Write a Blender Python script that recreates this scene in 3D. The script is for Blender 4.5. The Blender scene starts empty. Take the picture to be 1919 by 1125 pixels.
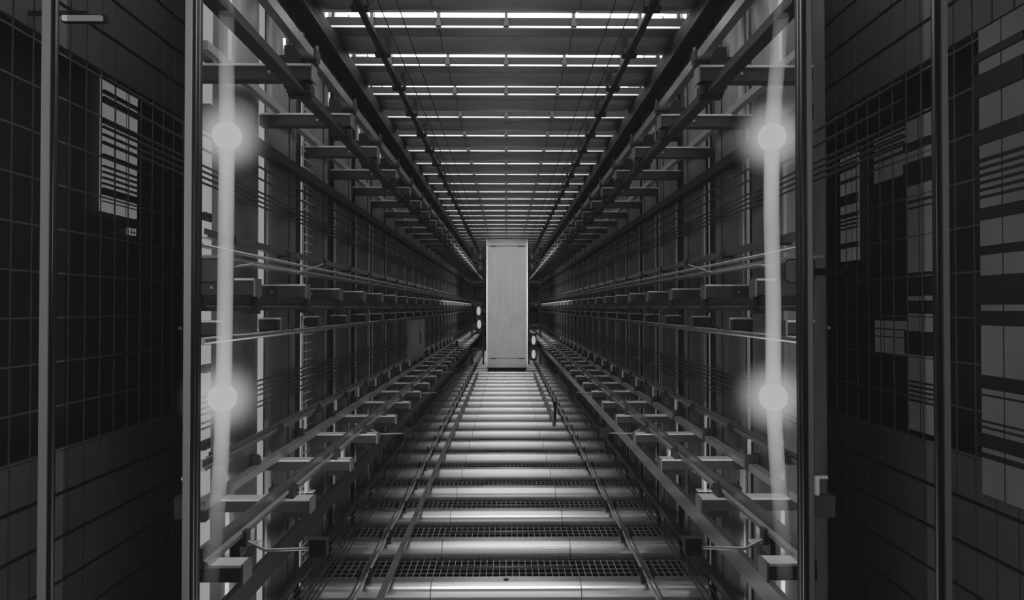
import bpy, math, random
from mathutils import Vector, Matrix
random.seed(4)
SC = bpy.context.scene
COL = SC.collection
F = 1200.0; VX, VY = 948.5, 577.0; CZ = 3.0
S = 1.17                                   # bay spacing of the shaft

# ------------------------------------------------------------------ materials
def nodes(name):
    m = bpy.data.materials.new(name); m.use_nodes = True
    nt = m.node_tree; nt.nodes.clear()
    out = nt.nodes.new('ShaderNodeOutputMaterial')
    return m, nt, out
def metal(name, base, rough=.4, metallic=.8, var=.25, scale=(2, 2, 2), bump=0.0, rv=.2):
    m, nt, out = nodes(name)
    p = nt.nodes.new('ShaderNodeBsdfPrincipled')
    tc = nt.nodes.new('ShaderNodeTexCoord'); mp = nt.nodes.new('ShaderNodeMapping')
    mp.inputs['Scale'].default_value = scale
    nz = nt.nodes.new('ShaderNodeTexNoise'); nz.inputs['Scale'].default_value = 3; nz.inputs['Detail'].default_value = 5
    r = nt.nodes.new('ShaderNodeMapRange')
    r.inputs['To Min'].default_value = base*(1-var); r.inputs['To Max'].default_value = base*(1+var)
    r2 = nt.nodes.new('ShaderNodeMapRange')
    r2.inputs['To Min'].default_value = rough*(1-rv); r2.inputs['To Max'].default_value = min(1, rough*(1+rv))
    L = nt.links.new
    L(tc.outputs['Object'], mp.inputs['Vector']); L(mp.outputs['Vector'], nz.inputs['Vector'])
    L(nz.outputs['Fac'], r.inputs['Value']); L(nz.outputs['Fac'], r2.inputs['Value'])
    cc = nt.nodes.new('ShaderNodeCombineColor')
    for k in range(3): L(r.outputs['Result'], cc.inputs[k])
    L(cc.outputs['Color'], p.inputs['Base Color']); L(r2.outputs['Result'], p.inputs['Roughness'])
    p.inputs['Metallic'].default_value = metallic
    if bump:
        b = nt.nodes.new('ShaderNodeBump'); b.inputs['Strength'].default_value = bump; b.inputs['Distance'].default_value = .01
        L(nz.outputs['Fac'], b.inputs['Height']); L(b.outputs['Normal'], p.inputs['Normal'])
    L(p.outputs['BSDF'], out.inputs['Surface'])
    return m
def emis(name, strength, var=.1, scale=1.0):
    m, nt, out = nodes(name)
    e = nt.nodes.new('ShaderNodeEmission'); tc = nt.nodes.new('ShaderNodeTexCoord')
    nz = nt.nodes.new('ShaderNodeTexNoise'); nz.inputs['Scale'].default_value = scale
    r = nt.nodes.new('ShaderNodeMapRange'); r.inputs['To Min'].default_value = strength*(1-var); r.inputs['To Max'].default_value = strength*(1+var)
    nt.links.new(tc.outputs['Object'], nz.inputs['Vector']); nt.links.new(nz.outputs['Fac'], r.inputs['Value'])
    nt.links.new(r.outputs['Result'], e.inputs['Strength'])
    nt.links.new(e.outputs['Emission'], out.inputs['Surface'])
    return m
def tinted_glass():
    m, nt, out = nodes('tinted_glass')
    t = nt.nodes.new('ShaderNodeBsdfTransparent'); t.inputs['Color'].default_value = (.72, .72, .72, 1)
    g = nt.nodes.new('ShaderNodeBsdfGlossy'); g.inputs['Roughness'].default_value = .04; g.inputs['Color'].default_value = (.8, .8, .8, 1)
    mx = nt.nodes.new('ShaderNodeMixShader'); mx.inputs['Fac'].default_value = .05
    nt.links.new(t.outputs[0], mx.inputs[1]); nt.links.new(g.outputs[0], mx.inputs[2]); nt.links.new(mx.outputs[0], out.inputs['Surface'])
    return m
def streak_glow():
    # reflected streak built as a tube: half see-through, brightest near its two spots, fading to its ends
    m, nt, out = nodes('reflection_streak')
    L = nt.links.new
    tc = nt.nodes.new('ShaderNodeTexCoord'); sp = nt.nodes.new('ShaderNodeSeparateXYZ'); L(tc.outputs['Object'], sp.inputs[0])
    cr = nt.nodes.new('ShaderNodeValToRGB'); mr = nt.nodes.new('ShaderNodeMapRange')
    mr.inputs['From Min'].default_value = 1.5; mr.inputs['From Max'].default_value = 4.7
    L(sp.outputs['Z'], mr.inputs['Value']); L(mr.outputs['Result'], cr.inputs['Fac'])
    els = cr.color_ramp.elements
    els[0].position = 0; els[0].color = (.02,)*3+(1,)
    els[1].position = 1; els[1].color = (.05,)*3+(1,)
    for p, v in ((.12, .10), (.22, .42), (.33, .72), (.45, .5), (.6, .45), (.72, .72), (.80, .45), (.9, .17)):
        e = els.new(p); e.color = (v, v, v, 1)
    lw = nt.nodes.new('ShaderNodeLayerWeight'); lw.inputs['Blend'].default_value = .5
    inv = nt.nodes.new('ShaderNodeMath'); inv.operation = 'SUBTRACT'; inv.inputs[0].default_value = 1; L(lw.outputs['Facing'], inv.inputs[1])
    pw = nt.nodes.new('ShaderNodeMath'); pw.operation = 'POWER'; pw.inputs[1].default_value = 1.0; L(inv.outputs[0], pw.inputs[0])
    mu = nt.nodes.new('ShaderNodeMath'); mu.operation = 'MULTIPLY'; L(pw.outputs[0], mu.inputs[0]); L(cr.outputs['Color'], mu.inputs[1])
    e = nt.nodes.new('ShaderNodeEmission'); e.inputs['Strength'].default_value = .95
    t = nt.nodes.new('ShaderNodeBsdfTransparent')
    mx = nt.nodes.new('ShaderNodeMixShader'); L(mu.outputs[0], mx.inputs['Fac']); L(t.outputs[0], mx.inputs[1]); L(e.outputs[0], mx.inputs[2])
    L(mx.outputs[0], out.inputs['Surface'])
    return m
def halo_glow(power, amount):  # soft glare halo put on a sphere by facing falloff
    m, nt, out = nodes('glare_halo')
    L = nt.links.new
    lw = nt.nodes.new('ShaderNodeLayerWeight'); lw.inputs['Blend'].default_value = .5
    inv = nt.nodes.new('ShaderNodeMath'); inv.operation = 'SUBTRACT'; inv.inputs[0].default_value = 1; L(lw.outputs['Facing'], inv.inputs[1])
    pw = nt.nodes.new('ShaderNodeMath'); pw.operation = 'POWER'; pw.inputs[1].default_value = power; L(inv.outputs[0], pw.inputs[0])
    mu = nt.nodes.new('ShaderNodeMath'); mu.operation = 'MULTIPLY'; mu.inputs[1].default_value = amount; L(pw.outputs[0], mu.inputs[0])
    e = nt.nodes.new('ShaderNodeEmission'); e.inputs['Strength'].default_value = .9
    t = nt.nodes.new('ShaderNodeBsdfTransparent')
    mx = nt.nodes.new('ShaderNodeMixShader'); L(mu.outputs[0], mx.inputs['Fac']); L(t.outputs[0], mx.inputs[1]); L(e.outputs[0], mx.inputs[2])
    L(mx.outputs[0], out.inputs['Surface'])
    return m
M = dict(
    beam=metal('brushed_steel', .70, .29, .94, .06, (.3, 8, 8), rv=.04),
    ceil=metal('ceiling_steel', .50, .30, .85, .12, (.5, 6, 6)),
    pil=metal('column_steel', .32, .38, .8, .35, (3, 3, .5)),
    flange=metal('pale_steel', .34, .45, .5, .15, (3, 3, .5)),
    rail=metal('rail_steel', .36, .30, .85, .3, (3, .8, 3)),
    dark=metal('dark_steel', .035, .5, .4, .4),
    black=metal('black_steel', .012, .6, .2, .3),
    arm=metal('arm_steel', .065, .45, .5, .3),
    armtop=metal('pale_metal_lit_edge', .92, .35, .4, .08),  # pale metal parts, and light from above painted on top edges
    cable=metal('cable_rubber', .012, .5, .0, .2),
    pipe=metal('pipe_steel', .30, .45, .7, .2, (3, .6, 3)),
    grate=metal('galvanised_grating', .5, .4, .5, .2),
    tile=metal('glazed_tile', .085, .35, .0, .2, (1, 1, 1)),
    tileback=metal('dark_grout', .004, .8, .0, .2),
    gridline=metal('mesh_wire', .10, .5, .2, .3),
    car=metal('lift_panel', .62, .5, .3, .05, (1.5, 1.5, .4)),
    seam=metal('seam_grey', .10, .6, .1, .1),  # plain dark grey for the car's handle slots
    gasket=metal('gasket_metal', .10, .3, .8, .2, (6, 6, .3)),
    frame=metal('mullion_dark', .035, .35, .6, .2, (6, 6, .3)),
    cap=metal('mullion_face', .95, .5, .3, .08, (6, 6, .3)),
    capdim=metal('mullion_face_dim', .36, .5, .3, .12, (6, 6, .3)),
    shell=metal('shaft_lining', .02, .7, .1, .3),
    room=metal('lobby_lining', .03, .8, .0, .2),
    sky=emis('overcast_sky_glass', 7.5, .03),
    win=emis('bright_window', .62, .08, .8),
    dimglow=emis('dim_glow', .11, .4, 1.6),  # faint glow for dim windows, a lit column and the upper rollers
    midglow=emis('soft_glow', .20, .45, 1.6),  # medium glow for soft windows and a lit column
    refl_spot=emis('reflected_spot', 1.1, .02),  # glow of the reflected spots in the streaks
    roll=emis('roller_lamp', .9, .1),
    glass=tinted_glass(), tube=streak_glow(), halo=halo_glow(7.5, .8),  # tube: glow of the reflection streaks
)
# a grey gradient material for pipes-behind-glass columns
# ------------------------------------------------------------------ mesh builder
class MB:
    def __init__(s): s.v = []; s.f = []; s.sm = []
    def add(s, vs, fs, smooth=False):
        o = len(s.v); s.v += [tuple(p) for p in vs]
        s.f += [tuple(i+o for i in f) for f in fs]; s.sm += [smooth]*len(fs)
        return s
    def box(s, x0, x1, y0, y1, z0, z1):
        if x0 > x1: x0, x1 = x1, x0
        if y0 > y1: y0, y1 = y1, y0
        if z0 > z1: z0, z1 = z1, z0
        return s.add([(x0,y0,z0),(x1,y0,z0),(x1,y1,z0),(x0,y1,z0),(x0,y0,z1),(x1,y0,z1),(x1,y1,z1),(x0,y1,z1)],
                     [(0,3,2,1),(4,5,6,7),(0,1,5,4),(1,2,6,5),(2,3,7,6),(3,0,4,7)])
    def bar(s, a, b, r, n=8, cap=True, smooth=True):
        return s.tube([a, b], r, n)
    def tube(s, pts, r, n=8):
        pts = [Vector(p) for p in pts]; rings = []; rs = r if isinstance(r, (list, tuple)) else [r]*len(pts)
        for i, p in enumerate(pts):
            d = (pts[min(i+1, len(pts)-1)]-pts[max(i-1, 0)]).normalized()
            up = Vector((0, 0, 1)) if abs(d.z) < .9 else Vector((1, 0, 0))
            a = d.cross(up).normalized(); b = a.cross(d).normalized()
            rings.append([p+rs[i]*(a*math.cos(2*math.pi*k/n)+b*math.sin(2*math.pi*k/n)) for k in range(n)])
        vs = [q for R in rings for q in R]; fs = []
        for i in range(len(pts)-1):
            for k in range(n):
                fs.append((i*n+k, i*n+(k+1) % n, (i+1)*n+(k+1) % n, (i+1)*n+k))
        s.add(vs, fs, True)
        o = len(s.v)-len(vs)
        s.f += [tuple(o+k for k in range(n))[::-1], tuple(o+(len(pts)-1)*n+k for k in range(n))]; s.sm += [False, False]
        return s
    def prism(s, prof, axis, a, b, smooth=False):
        # prof: list of 2D points (closed); axis 'x': (y,z); 'y': (x,z); 'z': (x,y)
        n = len(prof)
        def mk(t, p):
            return {'x': (t, p[0], p[1]), 'y': (p[0], t, p[1]), 'z': (p[0], p[1], t)}[axis]
        vs = [mk(a, p) for p in prof]+[mk(b, p) for p in prof]
        s.add(vs, [(k, (k+1) % n, n+(k+1) % n, n+k) for k in range(n)], smooth)
        s.add(vs[:n], [tuple(range(n))[::-1]]); s.add(vs[n:], [tuple(range(n))])
        return s
    def sphere(s, c, rx, ry, rz, nu=24, nv=14):
        vs = []; fs = []
        for j in range(nv+1):
            th = math.pi*j/nv
            for i in range(nu):
                ph = 2*math.pi*i/nu
                vs.append((c[0]+rx*math.sin(th)*math.cos(ph), c[1]+ry*math.sin(th)*math.sin(ph), c[2]+rz*math.cos(th)))
        for j in range(nv):
            for i in range(nu):
                fs.append((j*nu+i, (j+1)*nu+i, (j+1)*nu+(i+1) % nu, j*nu+(i+1) % nu))
        return s.add(vs, fs, True)
    def build(s, name, m, parent=None, loc=(0, 0, 0)):
        me = bpy.data.meshes.new(name)
        me.from_pydata([Vector(v) for v in s.v], [], s.f)
        me.polygons.foreach_set('use_smooth', s.sm)
        me.update(); me.validate()
        import bmesh
        bm = bmesh.new(); bm.from_mesh(me); bmesh.ops.remove_doubles(bm, verts=bm.verts, dist=1e-5)
        bmesh.ops.recalc_face_normals(bm, faces=bm.faces); bm.to_mesh(me); bm.free()
        me.materials.append(m if not isinstance(m, str) else M[m])
        o = bpy.data.objects.new(name, me); COL.objects.link(o); o.location = loc
        if parent: o.parent = parent
        return o
def tag(o, label, cat, group=None):
    o['label'] = label; o['category'] = cat
    if group: o['group'] = group
    return o
def thing(name, label, cat, loc=(0, 0, 0), group=None):
    o = bpy.data.objects.new(name, None); COL.objects.link(o); o.location = loc; o.empty_display_size = .1
    return tag(o, label, cat, group)
def struct(o): o['kind'] = 'structure'; return o
KIDS = {}
def kids(o):
    return [c for c in o.children]
def dup(root, loc, label=None, group=None, parent=None):
    r = root.copy(); COL.objects.link(r); r.location = loc
    if label: r['label'] = label
    if group: r['group'] = group
    for ch in list(root.children):
        c = ch.copy(); COL.objects.link(c); c.parent = r
        for g in list(ch.children):
            d = g.copy(); COL.objects.link(d); d.parent = c
    return r
ONES = 'zeroth first second third fourth fifth sixth seventh eighth ninth tenth eleventh twelfth thirteenth fourteenth fifteenth sixteenth seventeenth eighteenth nineteenth twentieth'.split()
CARD = 'zero one two three four five six seven eight nine'.split()
def nth(n):
    if n <= 20: return ONES[n]
    if n < 30: return 'twenty-'+ONES[n-20]
    if n == 30: return 'thirtieth'
    if n < 40: return 'thirty-'+ONES[n-30]
    return 'forty-'+ONES[n-40]
def from_cam(n):
    return 'nearest' if n == 1 else nth(n)+' nearest'
SIDE = {-1: 'left', 1: 'right'}
YEND = 44.0

# ------------------------------------------------------------------ setting
def shell():
    struct(MB().box(-2.6, 2.6, 3.0, YEND, -.75, -.62).build('floor', 'shell'))
    struct(MB().box(-3.9, 3.9, -2.2, 3.0, -.75, -.62).build('floor', 'room'))
    struct(MB().box(-3.9, -2.6, 3.0, 8.2, -.75, -.62).build('floor', 'room'))
    struct(MB().box(2.6, 3.9, 3.0, 8.2, -.75, -.62).build('floor', 'room'))
    struct(MB().box(-3.9, 3.9, -2.2, 3.0, 7.0, 7.12).build('ceiling', 'room'))
    struct(MB().box(-3.9, -2.6, 3.0, 8.2, 7.0, 7.12).build('ceiling', 'room'))
    struct(MB().box(2.6, 3.9, 3.0, 8.2, 7.0, 7.12).build('ceiling', 'room'))
    struct(MB().box(-2.6, 2.6, 3.0, YEND, 7.0, 7.05).build('window_1', 'sky'))
    struct(MB().box(-3.9, 3.9, -2.3, -2.2, -.75, 7.12).build('wall_back', 'room'))
    struct(MB().box(-2.6, 2.6, YEND, YEND+.1, -.75, 7.05).build('wall_front', 'black'))
    for s in (-1, 1):
        # shaft side lining, starting beyond the first open bay
        a = 2.42*s
        struct(MB().box(a, a+.12*s, 5.3, YEND, -.75, 7.0).build('wall_'+SIDE[s], 'shell'))
        struct(MB().box(2.5*s, 3.9*s, 8.2, 8.3, -.75, 7.12).build('wall_'+SIDE[s]+'_end', 'room'))
        struct(MB().box(3.8*s, 3.9*s, -2.2, 8.2, -.75, 7.12).build('wall_'+SIDE[s]+'_side', 'room'))
shell()

# tiled side walls with a ribbon of mesh between, behind the tinted panes
TY = .189; TZ = .326
for s in (-1, 1):
    X = 3.3*s
    y0 = 3.35; ncol = 19
    zlo_top = CZ-1.05; zhi_bot = CZ+1.93
    def tiles(zs, nrows, direction, side=s, X=X):
        b = MB()
        for r in range(nrows):
            za = zs+direction*TZ*r; zb = za+direction*TZ
            z0, z1 = min(za, zb), max(za, zb)
            for c in range(ncol):
                y = y0+c*TY
                b.box(X, X+.03*side, y+.009, y+TY-.009, z0+.016, z1-.016)
        return b
    lower = tiles(zlo_top, 8, -1).build('wall_'+SIDE[s]+'_lower_tiles', 'tile'); struct(lower)
    upper = tiles(zhi_bot, 6, 1).build('wall_'+SIDE[s]+'_upper_tiles', 'tile'); struct(upper)
    bk = MB().box(X+.03*s, X+.06*s, y0, y0+ncol*TY, zlo_top-8*TZ, zlo_top).box(X+.03*s, X+.06*s, y0, y0+ncol*TY, zhi_bot, zhi_bot+6*TZ)
    struct(bk.build('wall_'+SIDE[s]+'_backing', 'tileback'))
    # mesh screen
    g = MB()
    for c in range(ncol+1):
        y = y0+c*TY; g.box(X, X+.008*s, y-.003, y+.003, zlo_top, zhi_bot)
    k = 0; z = zlo_top
    while z < zhi_bot:
        g.box(X, X+.008*s, y0, y0+ncol*TY, z-.006, z+.006); z += TZ
    tag(g.build('mesh_screen', 'gridline'), 'thin square-grid metal mesh screen between the tiled bands of the %s side wall' % SIDE[s], 'mesh screen')
    # dark plate behind the mesh with window openings
    struct(MB().box(3.55*s, 3.6*s, y0, 7.3, zlo_top-.3, zhi_bot+.3).build('wall_'+SIDE[s]+'_rear', 'black'))

def side_window_or_column(s, pa, pb, za, zb, mat, bars, name_n, X=3.50, vbars=2, front=None):
    Ya, Yb = sorted((F*X/abs(pa-VX), F*X/abs(pb-VX)))
    w = struct(MB().box((X)*s, (X+.02)*s, Ya, Yb, CZ+za, CZ+zb).build('window_%d' % name_n, mat))
    fr = MB()
    for z0, z1 in bars:
        fr.box((X-.03)*s, X*s, Ya-.01, Yb+.01, CZ+z0, CZ+z1)
    for k in range(vbars):
        y = Ya+(Yb-Ya)*(k+1)/(vbars+1); fr.box((X-.003)*s, X*s, y-.003, y+.003, CZ+za, CZ+zb)
    o = fr.build('window_bars', 'black'); o.parent = w
    return w
side_window_or_column(-1, 193, 259, .84, 2.02, 'win', [(1.86,1.89),(1.78,1.82),(1.60,1.64),(1.30,1.335),(1.22,1.235),(1.17,1.185),(1.12,1.135),(1.07,1.085),(.98,1.04),(1.42,1.43),(.50+.42,.50+.425)], 2, vbars=2)
side_window_or_column(-1, 244, 258, .68, .745, 'win', [(.70,.705)], 3, vbars=2)
side_window_or_column(1, 1579, 1612, .48, 1.55, 'midglow', [(1.40,1.47),(1.28,1.31),(1.05,1.15),(.92,.95),(.88,.895),(.84,.855),(.80,.815),(.62,.66)], 4, vbars=2)
side_window_or_column(1, 1643, 1700, 1.18, 1.60, 'dimglow', [(1.5,1.53),(1.45,1.465),(1.36,1.38)], 5, vbars=2)
side_window_or_column(1, 1706, 1752, -1.05, 1.62, 'dimglow', [(1.35,1.42),(1.05,1.25),(.9,.92),(.85,.86),(.1,.3),(-.05,.06),(-.4,-.2),(-.72,-.705),(-.68,-.665),(-.64,-.625),(-.76,-.745),(-.80,-.785)], 6, vbars=1)  # a lit round column, its light put in as a flat glow
side_window_or_column(1, 1643, 1700, -.42, -.12, 'dimglow', [(-.2,-.19),(-.27,-.26)], 7, vbars=2)
side_window_or_column(1, 1844, 1935, -1.28, 1.92, 'midglow', [(1.70,1.75),(1.45,1.60),(1.12,1.22),(1.0,1.02),(.95,.965),(.90,.915),(.85,.865),(.80,.815),(.75,.765),(.60,.68),(.36,.42),(.02,.22),(-.12,-.02),(-.55,-.46),(-.60,-.59),(-.95,-.86),(-.78,-.77),(-.82,-.81),(-1.02,-.99)], 8, X=3.28, vbars=1)  # round metal column; the light on it is painted as emission

# ------------------------------------------------------------------ mullions and panes of the screen
YG = 3.0
def px2x(px, Y): return (px-VX)/F*Y
def mullion(pl, pr, light_side, dim, label, dep=.09):
    # light_side -1: stands left of the lens, its inner (right) flank is seen; +1 mirrored
    if light_side < 0: xa, xb = px2x(pl, YG), px2x(pr, YG+dep)
    else: xa, xb = px2x(pl, YG+dep), px2x(pr, YG)
    w = xb-xa; cx = (xa+xb)/2
    t = thing('mullion', label, 'mullion', (cx, YG, -.62))
    h = 7.62; a, b = -w/2, w/2
    MB().box(a, b, .006, dep, 0, h).build('post', 'frame', t)
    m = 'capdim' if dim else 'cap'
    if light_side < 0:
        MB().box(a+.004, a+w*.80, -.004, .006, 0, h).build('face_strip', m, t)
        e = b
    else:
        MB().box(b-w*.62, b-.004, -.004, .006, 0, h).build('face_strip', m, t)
        e = a
    sg = -light_side
    MB().tube([(e-sg*.003, .018, 0), (e-sg*.003, .018, h)], .009, 12).build('gasket', 'gasket', t)
    MB().tube([(e-sg*.003, dep*.62, 0), (e-sg*.003, dep*.62, h)], .007, 12).build('gasket', 'gasket', t)
    return t
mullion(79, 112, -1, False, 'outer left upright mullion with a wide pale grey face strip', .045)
mullion(346, 380, -1, False, 'inner left upright mullion with a pale face strip beside the left reflection streak')
mullion(1494, 1527, 1, True, 'inner right upright mullion with a grey face strip beside the right reflection streak')
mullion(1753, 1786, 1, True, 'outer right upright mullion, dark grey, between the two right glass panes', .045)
for (a, b, lab) in ((-60, 81, 'tinted glass pane at the far left edge, outside the outer mullion'),
                    (110, 348, 'tall tinted glass pane between the two left mullions'),
                    (1526, 1755, 'tall tinted glass pane between the two right mullions'),
                    (1784, 1980, 'tinted glass pane at the far right edge, outside the outer mullion')):
    tag(MB().box(px2x(a, YG), px2x(b, YG), YG+.06, YG+.068, -.62, 7.0).build('glass_pane', 'glass'), lab, 'glass pane')

# ------------------------------------------------------------------ reflection streaks built as tubes, two round spots and halos each
def glass_reflection(s, pts, refl_spots, label):  # streak reflected in the glass, added as a glowing solid
    Y = 3.36
    t = thing('glass_reflection', label, 'light', (0, 0, 0))
    P = [(px2x(x, Y), Y, CZ-(y-VY)/F*Y) for x, y in pts]
    MB().tube(P, .040, 20).build('reflection_streak', 'tube', t)
    for (x, y) in refl_spots:
        c = (px2x(x, Y), Y, CZ-(y-VY)/F*Y)
        b = MB().sphere(c, .072, .072, .072).build('reflected_spot', 'refl_spot', t)  # reflected fixture light, built as a glowing ball
        MB().sphere(c, .25, .25, .25, 48, 28).build('glare_halo', 'halo', b)  # added shell paints the glare around the spot
    return t
glass_reflection(-1, [(424,-80),(424,100),(426,255),(425,400),(424,560),(422,745),(418,860),(408,1000),(396,1140),(390,1200)], [(426,255),(420,745)],
           'left upright reflection streak built as a tube with two glowing round spots')
glass_reflection(1, [(1478,-80),(1466,60),(1455,180),(1450,255),(1448,400),(1451,560),(1450,745),(1456,860),(1466,1000),(1474,1140),(1478,1200)], [(1450,255),(1450,745)],
           'right upright reflection streak built as a tube with two glowing round spots')

# ------------------------------------------------------------------ floor beams and gratings
WF = 2.12; J = .78
def floor_beam():
    t = thing('floor_beam', '', 'floor beam', (0, 0, 0))
    prof = [(.03, -.06)]
    for k in range(0, 11):
        a = -.25+(math.pi/2+.25)*k/10; prof.append((.12-.125*math.cos(a), -.03+.16*math.sin(a)))
    prof += [(.24, .13), (.24, -.08), (.22, -.08), (.05, -.06)]
    for a, b in ((-WF, -J-.004), (-J+.004, J-.004), (J+.004, WF)):
        MB().prism(prof, 'x', a, b, False).build('cover_panel', 'beam', t)
    pr2 = [(p[0]+.006, p[1]-.006) for p in prof]
    MB().prism([(.02,-.02),(.06,.10),(.2,.12),(.2,-.05)], 'x', -WF+.01, WF-.01).build('joint_backing', 'black', t)
    MB().box(-WF, WF, .02, .30, -.62, -.08).build('girder', 'black', t)
    return t
def grating():
    t = thing('floor_grating', '', 'grating', (0, 0, 0))
    b = MB(); n = 56; w = 2*WF/n
    for k in range(n+1):
        x = -WF+k*w; b.box(x-.0035, x+.0035, .31, 1.15, -.07, -.05)
    for k in range(8):
        y = .33+k*.115; b.box(-WF, WF, y-.0012, y+.0012, -.068, -.056)
    b.build('grid', 'grate', t)
    MB().tube([(-J, .88, -.03), (J, .88, -.03)], .011, 8).build('pipe', 'pipe', t)
    MB().tube([(-.45, 1.0, -.22), (.1, .98, -.2), (.5, 1.0, -.22)], .03, 8).build('pipe', 'pipe', t)
    return t
NB = 33
FY = [6.63-S+S*k for k in range(NB)]
fb = floor_beam(); gr = grating()
for k, y in enumerate(FY):
    lab = '%s rounded brushed-steel floor beam across the bottom of the shaft' % from_cam(k+1)
    if k == 0: fb.location = (0, y, CZ-3.0); fb['label'] = lab; fb['group'] = 'steel beams across the bottom of the shaft'
    else: dup(fb, (0, y, CZ-3.0), lab)
    if k < NB-1:
        lab = '%s square-mesh floor grating lying between two rounded floor beams' % from_cam(k+1)
        if k == 0: gr.location = (0, y, CZ-3.0); gr['label'] = lab; gr['group'] = 'gratings between the floor beams'
        else: dup(gr, (0, y, CZ-3.0), lab)
tag(MB().tube([(0, 0, .0), (0, 0, .006)], .028, 16).build('drain_plug', 'black', None, (0, FY[1]+.16, .13)), 'small dark round plug on top of the second nearest floor beam', 'plug')

# ------------------------------------------------------------------ ceiling beams
WC = 2.08
def ceiling_beam():
    t = thing('ceiling_beam', '', 'ceiling beam', (0, 0, 0))
    # local y from near edge, z relative to 3.25 above the lens
    plate = [(0, .010), (0, 0), (.26, 0), (.26, .04), (.02, .012)]
    curve = [(.27, .06), (.27, 0)]
    for k in range(0, 11):
        a = math.pi*k/10*.62
        curve.append((.27+.55*(k/10), -.075*math.sin(math.pi*min(1, k/10*1.08))**.8 if k/10*1.08 < 1 else 0.0))
    curve += [(.84, .10), (.80, .12)]
    for a, b in ((-WC, -J-.004), (-J+.004, J-.004), (J+.004, WC)):
        MB().prism(plate, 'x', a, b).build('cover_plate', 'ceil', t)
        MB().prism(curve, 'x', a, b, False).build('cover_panel', 'ceil', t)
    MB().box(-WC, WC, -.014, .012, -.016, .006).build('lip_highlight', 'armtop', t)  # near-white strip paints the highlight along the near lip
    MB().box(-WC, WC, .02, .80, .02, .05).build('joint_backing', 'black', t)
    MB().box(-WC, WC, .015, .10, .012, .115).build('purlin', 'black', t)
    b = MB()
    for x in (-1.55, -.78, 0, .78, 1.55):
        q = MB().box(x-.018, x+.018, -.03, .1, .02, .19).box(x-.03, x+.03, -.05, -.02, -.01, .05); q.build('hanger', 'arm', t)
    MB().box(-WC, WC, .5, .6, .05, .24).build('rafter', 'black', t)
    return t
cb = ceiling_beam()
CY = [7.37-S-S+S*k for k in range(NB)]
for k, y in enumerate(CY):
    lab = '%s rounded steel ceiling beam across the top of the shaft' % from_cam(k+1)
    if k == 0: cb.location = (0, y, CZ+3.25); cb['label'] = lab; cb['group'] = 'steel beams across the top of the shaft'
    else: dup(cb, (0, y, CZ+3.25), lab)
for s_, y in ((0, CY[1]),):
    tag(MB().tube([(0, 0, 0), (0, 0, .006)], .028, 16).build('ceiling_plug', 'black', None, (0, y+.14, CZ+3.244)), 'small dark round plug in the underside of the nearest visible ceiling beam', 'plug')

# ------------------------------------------------------------------ wall columns
def wall_column(s):
    t = thing('wall_column', '', 'column', (0, 0, 0))
    prof = []
    n = 14
    for k in range(n+1):
        a = math.pi*k/n
        prof.append((s*(.03-.11*math.sin(a)), .60-.36*math.cos(a)))
    prof.append((s*.12, .96)); prof.append((s*.12, .24))
    MB().prism(prof, 'z', -.62, 6.95, False).build('shell', 'pil', t)
    for f in t.children[0].data.polygons: f.use_smooth = False
    MB().box(.03*s, .10*s, .98, 1.01, -.62, 6.95).build('web', 'black', t)
    MB().box(.024*s, .05*s, .195, .213, -.62, 6.95).build('joint', 'black', t)
    MB().box(-.086*s, .02*s, .555, .562, -.62, 6.95).build('joint', 'black', t)
    MB().box(.02*s, .04*s, .215, .265, -.62, 6.95).build('flange', 'flange', t)
    MB().box(.02*s, .12*s, 1.03, S-.02, -.62, 6.95).build('trim', 'dark', t)
    return t
CB = 5.76
for s in (-1, 1):
    c = wall_column(s)
    for k in range(NB-1):
        y = CB+S*k - .06
        lab = '%s tall half-round steel wall column on the %s side of the shaft' % (from_cam(k+2), SIDE[s])
        if k == 0: c.location = (2.2*s, y, 0); c['label'] = lab; c['group'] = 'half-round columns along the %s wall' % SIDE[s]
        else: dup(c, (2.2*s, y, 0), lab)
    # the nearest one stands alone
    t = thing('wall_column', 'nearest half-round steel wall column on the %s side, behind the reflection streak' % SIDE[s], 'column', (2.2*s, 0, 0), 'half-round columns along the %s wall' % SIDE[s])
    prof = []
    for k in range(15):
        a = math.pi*k/14; prof.append((s*(.03-.11*math.sin(a)), 5.36-.30*math.cos(a)))
    prof += [(s*.12, 5.66), (s*.12, 5.06)]
    MB().prism(prof, 'z', -.62, 6.95).build('shell', 'pil', t)
# bright glazed slits
def slit(s, y0, y1, mat, n, X=2.28, z0=0.0, z1=6.9, bars=()):
    w = struct(MB().box(X*s, (X+.003)*s, y0, y1, z0, z1).build('window_%d' % n, mat))
    for zb, hh in bars:
        MB().tube([((X-.03)*s, y0-.02, CZ+zb), ((X-.03)*s, y1+.02, CZ+zb)], hh, 10).build('window_bar', 'arm', w)
    return w
slit(-1, 5.06, 5.34, 'win', 9, X=2.40, bars=((.72,.035),(1.5,.10),(-.48,.035),(-1.08,.04),(-1.62,.06),(2.0,.06),(-2.0,.05)))
slit(-1, 5.68, 5.905, 'win', 10, X=2.225)
slit(-1, 6.92, 6.955, 'win', 11, X=2.215)
slit(-1, 10.40, 10.45, 'dimglow', 12, X=2.215)
slit(1, 5.83, 5.905, 'midglow', 14, X=2.225)
slit(1, 6.94, 6.98, 'midglow', 15, X=2.215)
slit(1, 9.22, 9.27, 'dimglow', 16, X=2.215)
# dark backing for the right open bay
struct(MB().box(2.45, 2.55, 5.08, 5.3, -.62, 7.0).build('wall_right_near', 'pil'))

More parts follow.
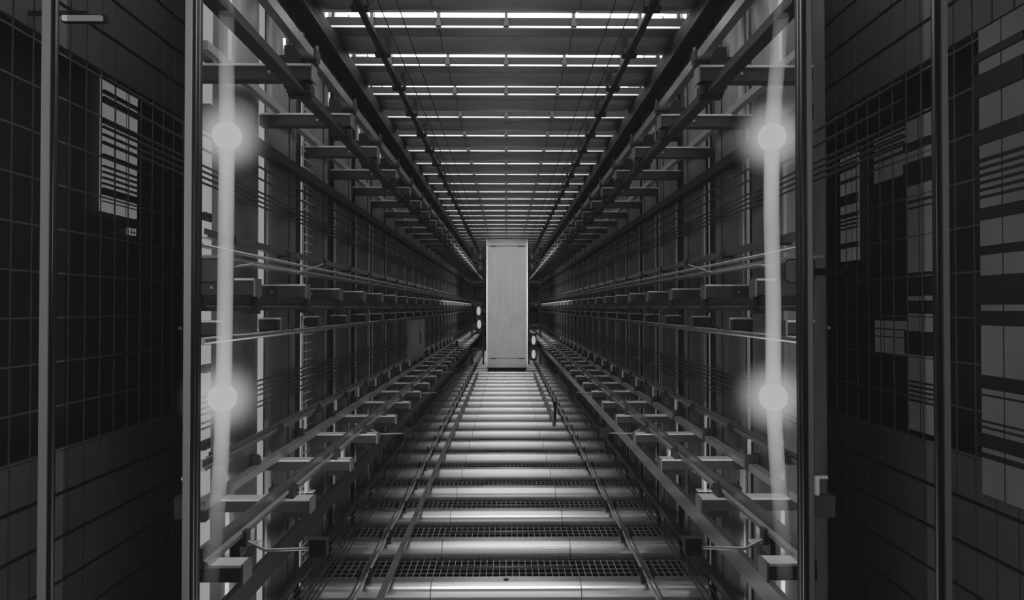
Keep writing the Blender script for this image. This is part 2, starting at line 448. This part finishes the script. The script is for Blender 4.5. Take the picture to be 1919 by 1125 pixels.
# ------------------------------------------------------------------ brackets (arms) at four heights
AY = [4.64+S*k for k in range(NB)]
def box_arm(s, xin, xout, h, d, cap=True):
    t = thing('bracket_arm', '', 'bracket', (0, 0, 0))
    MB().box(-xin*s, -xout*s, -d/2, d/2, 0, -h).build('beam', 'arm', t)
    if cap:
        MB().box(-xin*s, -xout*s, -d/2-.014, d/2, -.004, .010).build('lit_top_edge', 'armtop', t)  # near-white strip paints the light catching the arm's top
    e = MB()
    e.box(-(xin)*s-.0, -(xin-.012)*s, -d/2-.01, d/2+.01, -h-.01, .01).build('end_plate', 'pil', t)
    return t
LEV = [ # z above lens, inner x, outer x, height, depth, name of level, first index
    (1.74, 1.40, 2.22, .10, .10, 'upper', 0),
    (.20, 1.80, 2.22, .11, .10, 'eye-level', 0),
    (-.10, 2.02, 2.22, .09, .10, 'lower eye-level', 0),
    (-1.37, 1.40, 2.22, .085, .10, 'lower', 0),
]
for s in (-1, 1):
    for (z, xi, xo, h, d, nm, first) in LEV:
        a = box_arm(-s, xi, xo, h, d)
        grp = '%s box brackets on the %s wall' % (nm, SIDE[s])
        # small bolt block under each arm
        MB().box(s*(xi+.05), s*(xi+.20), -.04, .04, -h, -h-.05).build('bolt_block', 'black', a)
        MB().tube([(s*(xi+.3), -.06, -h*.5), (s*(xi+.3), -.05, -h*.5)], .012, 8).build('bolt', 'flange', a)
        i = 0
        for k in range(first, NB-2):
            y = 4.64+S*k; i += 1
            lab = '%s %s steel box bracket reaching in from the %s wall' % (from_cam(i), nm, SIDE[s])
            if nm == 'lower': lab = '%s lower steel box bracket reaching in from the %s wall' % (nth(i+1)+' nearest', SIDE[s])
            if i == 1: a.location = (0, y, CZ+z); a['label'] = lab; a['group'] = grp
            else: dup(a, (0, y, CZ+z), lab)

for s in (-1, 1):
    a = box_arm(-s, 1.40, 1.66, .085, .10); a.location = (0, 3.47, CZ-1.37)
    tag(a, 'nearest lower steel box bracket, a short stub beside the %s reflection streak' % SIDE[s], 'bracket', 'lower box brackets on the %s wall' % SIDE[s])

# ------------------------------------------------------------------ rails, channels, pipes, cables running the length
def t_rail(name, label, s, X, Z, w, h, mat='rail', y0=None, y1=YEND, clips=True, clipmat='dark', group=None, head=True, clipz=0, clipsize=1.0, step=1, yoff=0):
    if y0 is None: y0 = max(3.2, X*F/568)
    t = thing(name, label, 'rail', (X*s, y0, CZ+Z), group)
    prof = [(-w/2, -h/2), (w/2, -h/2), (w/2, -h/2+h*.25), (w*.18, -h/2+h*.35), (w*.18, h/2), (-w*.18, h/2), (-w*.18, -h/2+h*.35), (-w/2, -h/2+h*.25)]
    if not head: prof = [(-w/2, -h/2), (w/2, -h/2), (w/2, h/2), (-w/2, h/2)]
    MB().prism(prof, 'y', 0, y1-y0).build('running_rail', mat, t)
    if clips:
        c = MB(); q = clipsize
        c.box(-w*.9*q, w*.9*q, -.03*q, .03*q, -h*.75+clipz, -h*.35+clipz).box(-w*.95*q, -w*.6*q, -.05*q, .05*q, -h*.5+clipz, h*.25+clipz).box(w*.6*q, w*.95*q, -.05*q, .05*q, -h*.5+clipz, h*.25+clipz)
        c.tube([(-w*.78*q, 0, -h*.5+clipz), (-w*.78*q, 0, h*.6+clipz)], .012*q, 6).tube([(w*.78*q, 0, -h*.5+clipz), (w*.78*q, 0, h*.6+clipz)], .012*q, 6)
        first = None; k = 0
        while True:
            y = 4.64+yoff+S*step*k; k += 1
            if y > y1-.3 or k > 60: break
            if first is None: first = c.build('rail_clip', clipmat, t, (0, y-y0, 0))
            else:
                o = first.copy(); COL.objects.link(o); o.parent = t; o.location = (0, y-y0, 0)
    return t
def run(name, label, cat, s, X, Z, r=None, box=None, mat='cable', y0=None, y1=YEND, group=None):
    if y0 is None: y0 = max(3.2, X*F/568) if mat != 'cable' else 3.35
    b = MB()
    if r: b.tube([(0, 0, 0), (0, y1-y0, 0)], r, 8)
    else: b.box(-box[0]/2, box[0]/2, 0, y1-y0, -box[1]/2, box[1]/2)
    return tag(b.build(name, mat, None, (X*s, y0, CZ+Z)), label, cat, group)

LOWER = {}
for s in (-1, 1):
    sd = SIDE[s]
    t_rail('guide_rail', 'dark guide rail under the upper brackets on the %s side' % sd, s, 1.49, 1.59, .09, .09, 'dark', clipmat='black')
    t_rail('guide_rail', 'steel guide rail along the tips of the upper brackets on the %s side' % sd, s, 1.42, 1.84, .06, .10, 'rail', clipmat='dark')
    b = thing('corner_beam', 'broad dark corner beam under the ceiling on the %s side' % sd, 'beam', (2.06*s, 3.12, CZ+3.05))
    MB().box(-.11, .11, 0, YEND-3.3, -.09, .09).build('web', 'black', b)
    MB().box(-.12, -.09, 0, YEND-3.3, -.11, -.08).build('edge', 'dark', b)
    MB().box(.09, .12, 0, YEND-3.3, -.11, -.08).build('edge', 'dark', b)
    run('angle_rail', 'pale steel angle running above the upper brackets by the %s wall' % sd, 'rail', s, 2.06, 1.79, box=(.06, .06), mat='flange')
    run('cable_tray', 'black cable tray below the upper brackets on the %s wall' % sd, 'tray', s, 2.10, 1.37, box=(.10, .09), mat='black')
    for i, (z, r) in enumerate(((1.20, .010), (1.10, .009), (.985, .009), (.945, .009), (.905, .009), (.865, .009))):
        run('cable', '%s from the top, thin black cable along the %s wall above eye level' % (nth(i+1), sd), 'cable', s, 2.10, z, r=r, group='upper cables on the %s wall' % sd)
    for i, z in enumerate((-.62, -.66, -.70, -.74, -.80, -.84)):
        run('cable', '%s from the top, thin black cable along the %s wall below eye level' % (nth(i+1), sd), 'cable', s, 2.10, z, r=.008, y0=4.45, group='lower cables on the %s wall' % sd)
    t_rail('ledge_rail', 'pale steel ledge rail with small brackets, higher of the pair on the %s wall' % sd, s, 2.02, .50, .07, .06, 'rail', clipmat='dark', clipsize=.8)
    run('ledge_pipe', 'bright steel pipe along the ledge above the eye-level brackets on the %s side' % sd, 'pipe', s, 1.93, .395, r=.014, mat='pipe')
    run('ledge_plate', 'wide flat steel ledge plate between pipe and eye-level brackets, %s side' % sd, 'ledge', s, 2.0, .34, box=(.22, .014), mat='flange')
    t_rail('service_rail', 'dark rail at eye level passing under the eye-level brackets, %s side' % sd, s, 1.84, .03, .07, .10, 'dark', clipmat='dark', clipsize=.9)
    run('lower_pipe', 'steel pipe running below the lower eye-level brackets on the %s wall' % sd, 'pipe', s, 2.03, -.225, r=.026, mat='pil')
    t_rail('handrail', 'round-edged steel rail along the %s wall above the lower brackets' % sd, s, 2.08, -1.08, .06, .07, 'rail', clipmat='dark', clipsize=1.0)
    run('speckled_channel', 'scuffed pale steel channel lying on the lower brackets by the %s wall' % sd, 'rail', s, 2.06, -1.335, box=(.07, .06), mat='flange')
    LOWER[s] = t_rail('guide_rail', 'bright heavy guide rail on the lower brackets on the %s side' % sd, s, 1.60, -1.31, .08, .10, 'rail', clipmat='arm', clipsize=1.15)
    run('flat_channel', 'flat grey steel channel low on the %s wall near the floor edge' % sd, 'channel', s, 1.97, -2.13, box=(.05, .17), mat='rail' if s > 0 else 'dark')
    run('kerb_channel', 'thin dark kerb channel along the %s edge of the shaft floor' % sd, 'channel', s, 2.07, -2.68, box=(.06, .08), mat='dark')
    # floor and ceiling guide rails
    t_rail('guide_rail', 'slim guide rail with clamps running along the %s part of the shaft floor' % sd, s, 1.475, -2.78, .06, .09, 'rail', clipmat='black', clipsize=1.2, yoff=2.1)
    t_rail('guide_rail', 'dark guide rail with clamps running under the ceiling on the %s side' % sd, s, 1.46, 3.03, .07, .09, 'dark', clipmat='black', clipsize=1.3, yoff=.55)
    for i, x in enumerate((1.29, 1.10)):
        run('hoist_cable', 'thin hoist cable under the ceiling, %s of two on the %s side' % (('outer', 'inner')[i], sd), 'cable', s, x, 3.08, r=.006)
run('flat_rail', 'flat dull rail beside the left floor guide rail', 'rail', -1, 1.21, -2.80, box=(.07, .035), mat='pil', y1=27.5)
run('flat_rail', 'flat dull rail between the right floor guide rail and the lift car', 'rail', 1, 1.20, -2.80, box=(.08, .035), mat='flange', y0=15.7, y1=27.5)
for i in range(8):
    run('wire_rope', '%s wire rope from the left wall in the bundle over the floor beams' % nth(i+1), 'rope', -1, 2.02-.045*i, -2.62, r=.008, mat='cable', group='wire ropes over the floor on the left')
for i in range(4):
    run('wire_rope', '%s wire rope from the right wall in the bundle over the floor beams' % nth(i+1), 'rope', 1, 2.00-.06*i, -2.66, r=.007, mat='cable', group='wire ropes over the floor on the right')

# diagonal braces / tie rods from the lower guide rail
for s in (-1, 1):
    for i, y in enumerate((3.86, 7.37, 10.88, 14.39)):
        t = thing('tie_rod', '%s thin pale tie rod clamped to the lower guide rail on the %s side' % (from_cam(i+1), SIDE[s]), 'tie rod', (1.60*s, y, CZ-1.39), 'tie rods on the %s guide rail' % SIDE[s])
        MB().tube([(.10*s, 0, .0), (0, 0, .02), (-.10*s, 0, -.03), (-.16*s, 0, -.06), (-.48*s, 0, -.05)], .010, 8).build('rod', 'pipe', t)
        MB().box(-.06, .06, -.03, .03, -.03, .06).box(-.03, .03, -.05, .05, -.09, -.02).build('clamp', 'arm', t)
        MB().box(-.48*s-.05, -.48*s+.05, -.03, .03, -.09, .01).build('end_block', 'black', t)

# hanging wall clips (small L brackets) beneath lower handrail
def l_clip(s):
    t = thing('hanger_clip', '', 'clip', (0, 0, 0))
    MB().box(-.012, .012, -.01, .01, -.12, 0).box(-.012, .07*s, -.01, .01, -.012, .006).build('hook', 'armtop', t)
    MB().box(-.02, .11*s, -.02, .05, -.26, -.12).build('block', 'arm', t)
    return t
for s in (-1, 1):
    c = l_clip(s)
    for k in range(18):
        y = 4.2+S*k
        lab = '%s small hanger clip below the wall rail on the %s side' % (from_cam(k+1), SIDE[s])
        if k == 0: c.location = (2.04*s, y, CZ-1.11); c['label'] = lab; c['group'] = 'hanger clips on the %s rail' % SIDE[s]
        else: dup(c, (2.04*s, y, CZ-1.11), lab)

# upper clamps with threaded rods standing on the bracket tips (dark lumps seen against the sky)
def clamp(s):
    t = thing('rail_clamp', '', 'clamp', (0, 0, 0))
    MB().box(-.08, .08, -.05, .05, -.02, .06).build('base', 'black', t)
    MB().box(-.05, .05, -.03, .09, .06, .14).build('jaw', 'black', t)
    MB().tube([(-.06, 0, .0), (-.06, 0, .2)], .012, 8).build('bolt', 'armtop', t)
    MB().tube([(.06, -.02, -.06), (.06, -.02, .16)], .012, 8).build('bolt', 'dark', t)
    return t
for s in (-1, 1):
    c = clamp(s)
    for k in range(20):
        y = 4.64+S*k
        lab = '%s black rail clamp bolted on an upper bracket, %s side' % (from_cam(k+1), SIDE[s])
        if k == 0: c.location = (1.55*s, y, CZ+1.755); c['label'] = lab; c['group'] = 'rail clamps on the upper brackets, %s side' % SIDE[s]
        else: dup(c, (1.55*s, y, CZ+1.755), lab)
# vertical posts that carry the floor rails & diagonal struts to the wall rails
def stanchion():
    t = thing('stanchion', '', 'stanchion', (0, 0, 0))
    MB().box(-.012, .012, -.03, .03, 0, .17).box(-.06, .06, -.03, .03, 0, .010).box(-.09, .05, -.03, .03, .16, .172).build('web', 'armtop', t)
    return t
for s in (-1, 1):
    rail = LOWER[s]
    c = stanchion(); proto = list(c.children)
    for k in range(16):
        y = 4.2+S*k
        for ch in proto:
            if ch.name.startswith('web'):
                o = ch.copy(); COL.objects.link(o); o.parent = rail; o.name = 'stanchion'
                o.location = Vector((1.66*s, y, CZ-1.38-.155))-rail.location
    for ch in proto: bpy.data.objects.remove(ch)
    bpy.data.objects.remove(c)

# ------------------------------------------------------------------ ladder, cabinet, housings, posts
t = thing('wall_ladder', 'narrow upright steel ladder fixed between the left wall columns', 'ladder', (-2.165, 6.93, -.05))
MB().box(-.008, .008, -.10, -.09, 0, 6.9).build('side_rail', 'armtop', t)
MB().box(-.008, .008, .27, .29, 0, 6.9).build('side_rail', 'dark', t)
r0 = MB().tube([(0, -.09, 0), (0, .28, 0)], .006, 6).build('rung', 'armtop', t, (0, 0, .15))
for k in range(1, 74):
    o = r0.copy(); COL.objects.link(o); o.parent = t; o.location = (0, 0, .15+.09*k)
t = thing('wall_cabinet', 'weathered steel cabinet fixed low on the left wall halfway down the shaft', 'cabinet', (-2.12, 14.8, CZ-.95))
MB().box(-.1, .08, -1.1, 1.1, -.25, .7).build('body', 'arm', t)
MB().box(.08, .10, .2, 1.08, -.22, .68).build('door', 'flange', t)
MB().box(.08, .10, -1.08, .15, -.22, .68).build('door', 'pil', t)
MB().box(-.02, .10, -1.12, -1.10, -.25, .7).build('side_panel', 'pil', t)
MB().box(.10, .12, .26, .30, .1, .4).build('handle', 'black', t)
def rounded_housing(s):
    X, Y, Z = 1.60*s, 3.52, CZ+.20
    b = MB(); prof = []
    hw, hh, r = .085, .066, .03
    for cx, cz, a0 in ((hw-r, hh-r, 0), (-hw+r, hh-r, 90), (-hw+r, -hh+r, 180), (hw-r, -hh+r, 270)):
        for k in range(6):
            a = math.radians(a0+k*18); prof.append((cx+r*math.cos(a), cz+r*math.sin(a)))
    t = thing('lamp_housing', 'rounded grey housing beside the inner %s mullion at eye level' % SIDE[s], 'housing', (X, Y, Z-hh))
    MB().prism([(p[0], p[1]+hh) for p in prof], 'y', -.05, .06).build('case', 'arm', t)
    MB().prism([(p[0]*.9, p[1]*.9+hh) for p in prof], 'y', -.056, -.05).build('cover', 'flange', t)
    MB().tube([(-.08*s, .0, hh+.02), (-.16*s, .1, hh+.045), (-.30*s, .5, hh+.02), (-.34*s, .9, hh+.10)], .006, 6).build('cable', 'pipe', t)
    MB().box(-.02, .3*s, .03, .06, hh-.02, hh+.02).build('mount', 'dark', t)
rounded_housing(-1); rounded_housing(1)
tag(MB().box(-.03, .03, -.03, .03, 0, .45).box(-.05, .05, -.05, .05, .40, .47).build('rail_post', 'black', None, (1.20, 15.75, CZ-2.78)), 'short black post at the end of the right flat rail', 'post')
tag(MB().box(-.04, .04, -.04, .04, 0, .62).box(-.06, .06, -.06, .06, -.02, .03).build('rail_post', 'black', None, (-1.60, 20.9, CZ-1.70)), 'short black post below the left lower guide rail near the lift car', 'post')
t = thing('strip_light', 'thin bright strip light high behind the left tinted pane', 'light', (-2.91, 4.4, CZ+1.99))
MB().box(-.135, .135, -.01, .01, -.016, .016).build('tube', 'win', t)
MB().box(-.15, .15, .01, .05, -.02, .03).build('casing', 'dark', t)
MB().box(-.39, .02, .02, .04, .03, .06).build('bracket', 'dark', t)

# bowed cross stays of conduit on the walls (small loops that hang between columns)
def loop_stay(s):
    b = MB().tube([(0, 0, 0), (-.05*s, 0, -.06), (-.06*s, 0, -.16), (0, 0, -.22)], .008, 6).tube([(0, 0, 0), (0, .3, 0)], .008, 6)
    return b.build('cable_loop', 'cable')
for s in (-1, 1):
    c = loop_stay(s)
    for k in range(8):
        y = 6.0+S*2*k
        lab = '%s small black cable loop hanging at eye level on the %s wall' % (from_cam(k+1), SIDE[s])
        if k == 0: o = c; tag(o, lab, 'cable', 'cable loops on the %s wall' % SIDE[s])
        else: o = c.copy(); COL.objects.link(o); o['label'] = lab
        o.location = (2.0*s, y, CZ+.02)

# ------------------------------------------------------------------ the lift car
def car():
    Y = 29.0
    xa, xb = px2x(912.5, Y), px2x(988, Y); zt, zb = CZ+129/F*Y, CZ-112/F*Y
    cx = (xa+xb)/2; w = (xb-xa); h = zt-zb
    t = thing('lift_car', 'tall pale grey lift car end panel filling the far centre of the shaft', 'lift car', (cx, Y, zb))
    MB().box(-w/2, w/2, .06, 3.0, 0, h).build('body', 'arm', t)
    b = MB().box(-w/2+.02, w/2-.02, 0, .06, .43, h-.33); b.build('end_panel', 'car', t)
    MB().box(-w/2+.02, w/2-.02, 0, .06, .0, .41).build('bottom_panel', 'car', t)
    MB().box(-w/2+.02, w/2-.02, 0, .06, h-.31, h).build('top_panel', 'car', t)
    for sx in (-1, 1):
        MB().box(sx*w/2-.02, sx*w/2+.02, -.015, .07, 0, h).build('edge_trim', 'armtop', t)
    for z, dz in ((.42, -1), (h-.32, 1)):
        MB().box(-w/2+.18, w/2-.18, -.012, .0, z-.012, z+.012).build('seam', 'black', t)
        for sx in (-1, 1):
            MB().box(sx*(w/2-.42), sx*(w/2-.14), -.03, 0, z-.035, z+.02).build('handle_slot', 'seam', t)
    MB().box(-w/2, w/2, -.02, .06, -.03, .0).build('sill', 'dark', t)
    for sx in (-1, 1):
        MB().box(sx*.55, sx*.80, .4, 2.4, -zb+.14, 0).build('skid', 'black', t)
    spots = [(897, 583, -1), (898, 608, -1), (1000, 638, 1), (1000, 664, 1), (903, 481, -1), (903, 501, -1), (993, 481, 1), (991, 499, 1)]
    names = ['upper of two lit guide rollers at mid height left of the lift car', 'lower of two lit guide rollers at mid height left of the lift car',
             'upper of two lit guide rollers low on the right of the lift car', 'lower of two lit guide rollers low on the right of the lift car',
             'topmost guide roller at the upper left corner of the lift car', 'second guide roller at the upper left corner of the lift car',
             'topmost guide roller at the upper right corner of the lift car', 'second guide roller at the upper right corner of the lift car']
    for (px, py, s), nm in zip(spots, names):
        y = 28.7
        x, z = px2x(px, y), CZ-(py-VY)/F*y
        if abs(x) < 1.16: x = 1.16*s
        r = thing('guide_roller', nm, 'roller', (x, y, z), 'guide rollers beside the lift car')
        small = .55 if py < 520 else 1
        MB().sphere((0, 0, 0), .08*small+.01, .08, .20*small, 16, 10).build('roller', 'roll' if small == 1 else 'dimglow', r)  # small upper rollers: their lit look is put in as faint glow
        MB().tube([(0, -.05, 0), (0, .12, 0)], .04, 10).build('axle', 'dark', r)
        MB().box(s*-.14, s*.14, .12, .5, -.30*small, .30*small).box((cx+s*w/2)-x+.02*s, 0, .35, .55, -.08, .08).build('bracket', 'black', r)
car()
# cross girders beside the car (dark framing)
for s in (-1, 1):
    t = thing('portal_frame', 'black steel portal frame standing in the shaft %s of the lift car' % SIDE[s], 'frame', (s*1.45, 32.6, -.05))
    MB().box(-.33, -.25, -.1, .1, 0, 6.1).build('upright', 'black', t)
    MB().box(.25, .33, -.1, .1, 0, 6.1).build('upright', 'black', t)
    for z in (.9, 2.1, 3.2, 4.3, 5.4):
        MB().box(-.27, .25, -.06, .06, z, z+.12).build('crossbar', 'dark', t)

# ------------------------------------------------------------------ lights
def area(name, loc, rot, sx, sy, e, spread=180):
    l = bpy.data.lights.new(name, 'AREA'); l.shape = 'RECTANGLE'; l.size = sx; l.size_y = sy; l.energy = e; l.spread = math.radians(spread)
    o = bpy.data.objects.new(name, l); COL.objects.link(o); o.location = loc; o.rotation_euler = rot; return o
def spot(name, loc, target, e, ang, blend=.3, r=.1):
    l = bpy.data.lights.new(name, 'SPOT'); l.energy = e; l.spot_size = math.radians(ang); l.spot_blend = blend; l.shadow_soft_size = r
    o = bpy.data.objects.new(name, l); COL.objects.link(o); o.location = loc
    d = Vector(target)-Vector(loc); o.rotation_euler = d.to_track_quat('-Z', 'Y').to_euler(); return o
spot('car_fill', (0, 1.0, 4.2), (0, 29, 3.2), 9500, 13, .25, .15)  # added spot that brightens the car front, no fixture stands there
area('mullion_fill', (0, -1.8, 4.6), (math.radians(84), 0, 0), 5, 2.4, 105)  # added fill behind the camera to light the mullion faces
area('underside_fill', (0, 4.3, .2), (math.radians(180-28), 0, 0), 3.2, 1.2, 95)  # added fill from below to light the ceiling beam undersides
for s in (-1, 1):
    q = area('side_bay_fill', (2.45*s, 3.3, 2.6), (0, 0, 0), 5.0, .10, 22)  # added fill to brighten the side wall tiles
    q.rotation_euler = Vector((.62*s, .78, 0)).to_track_quat('-Z', 'X').to_euler()
    area('side_bay_fill', (2.75*s, 5.0, 6.6), (0, math.radians(24*s), 0), .5, 1.6, 35)  # second added fill, from above, on the same tiles

w = bpy.data.worlds.new('World'); SC.world = w; w.use_nodes = True
w.node_tree.nodes['Background'].inputs['Color'].default_value = (.5, .5, .5, 1)
w.node_tree.nodes['Background'].inputs['Strength'].default_value = .3

# ------------------------------------------------------------------ camera
cam = bpy.data.cameras.new('camera'); co = bpy.data.objects.new('camera', cam); COL.objects.link(co); SC.camera = co
cam.sensor_width = 36; cam.lens = 36*F/1919; cam.clip_start = .05; cam.clip_end = 200
co.location = (0, 0, CZ)
co.rotation_euler = (math.radians(90)+math.atan((VY-562.5)/F), 0, -math.atan((959.5-VX)/F))

SC.view_settings.view_transform = 'Standard'
SC.view_settings.look = 'None'
SC.view_settings.use_curve_mapping = True
cm = SC.view_settings.curve_mapping; cm.initialize()
c = cm.curves[3]
c.points[0].location = (0, .0045); c.points[-1].location = (1, .48)
cm.update()
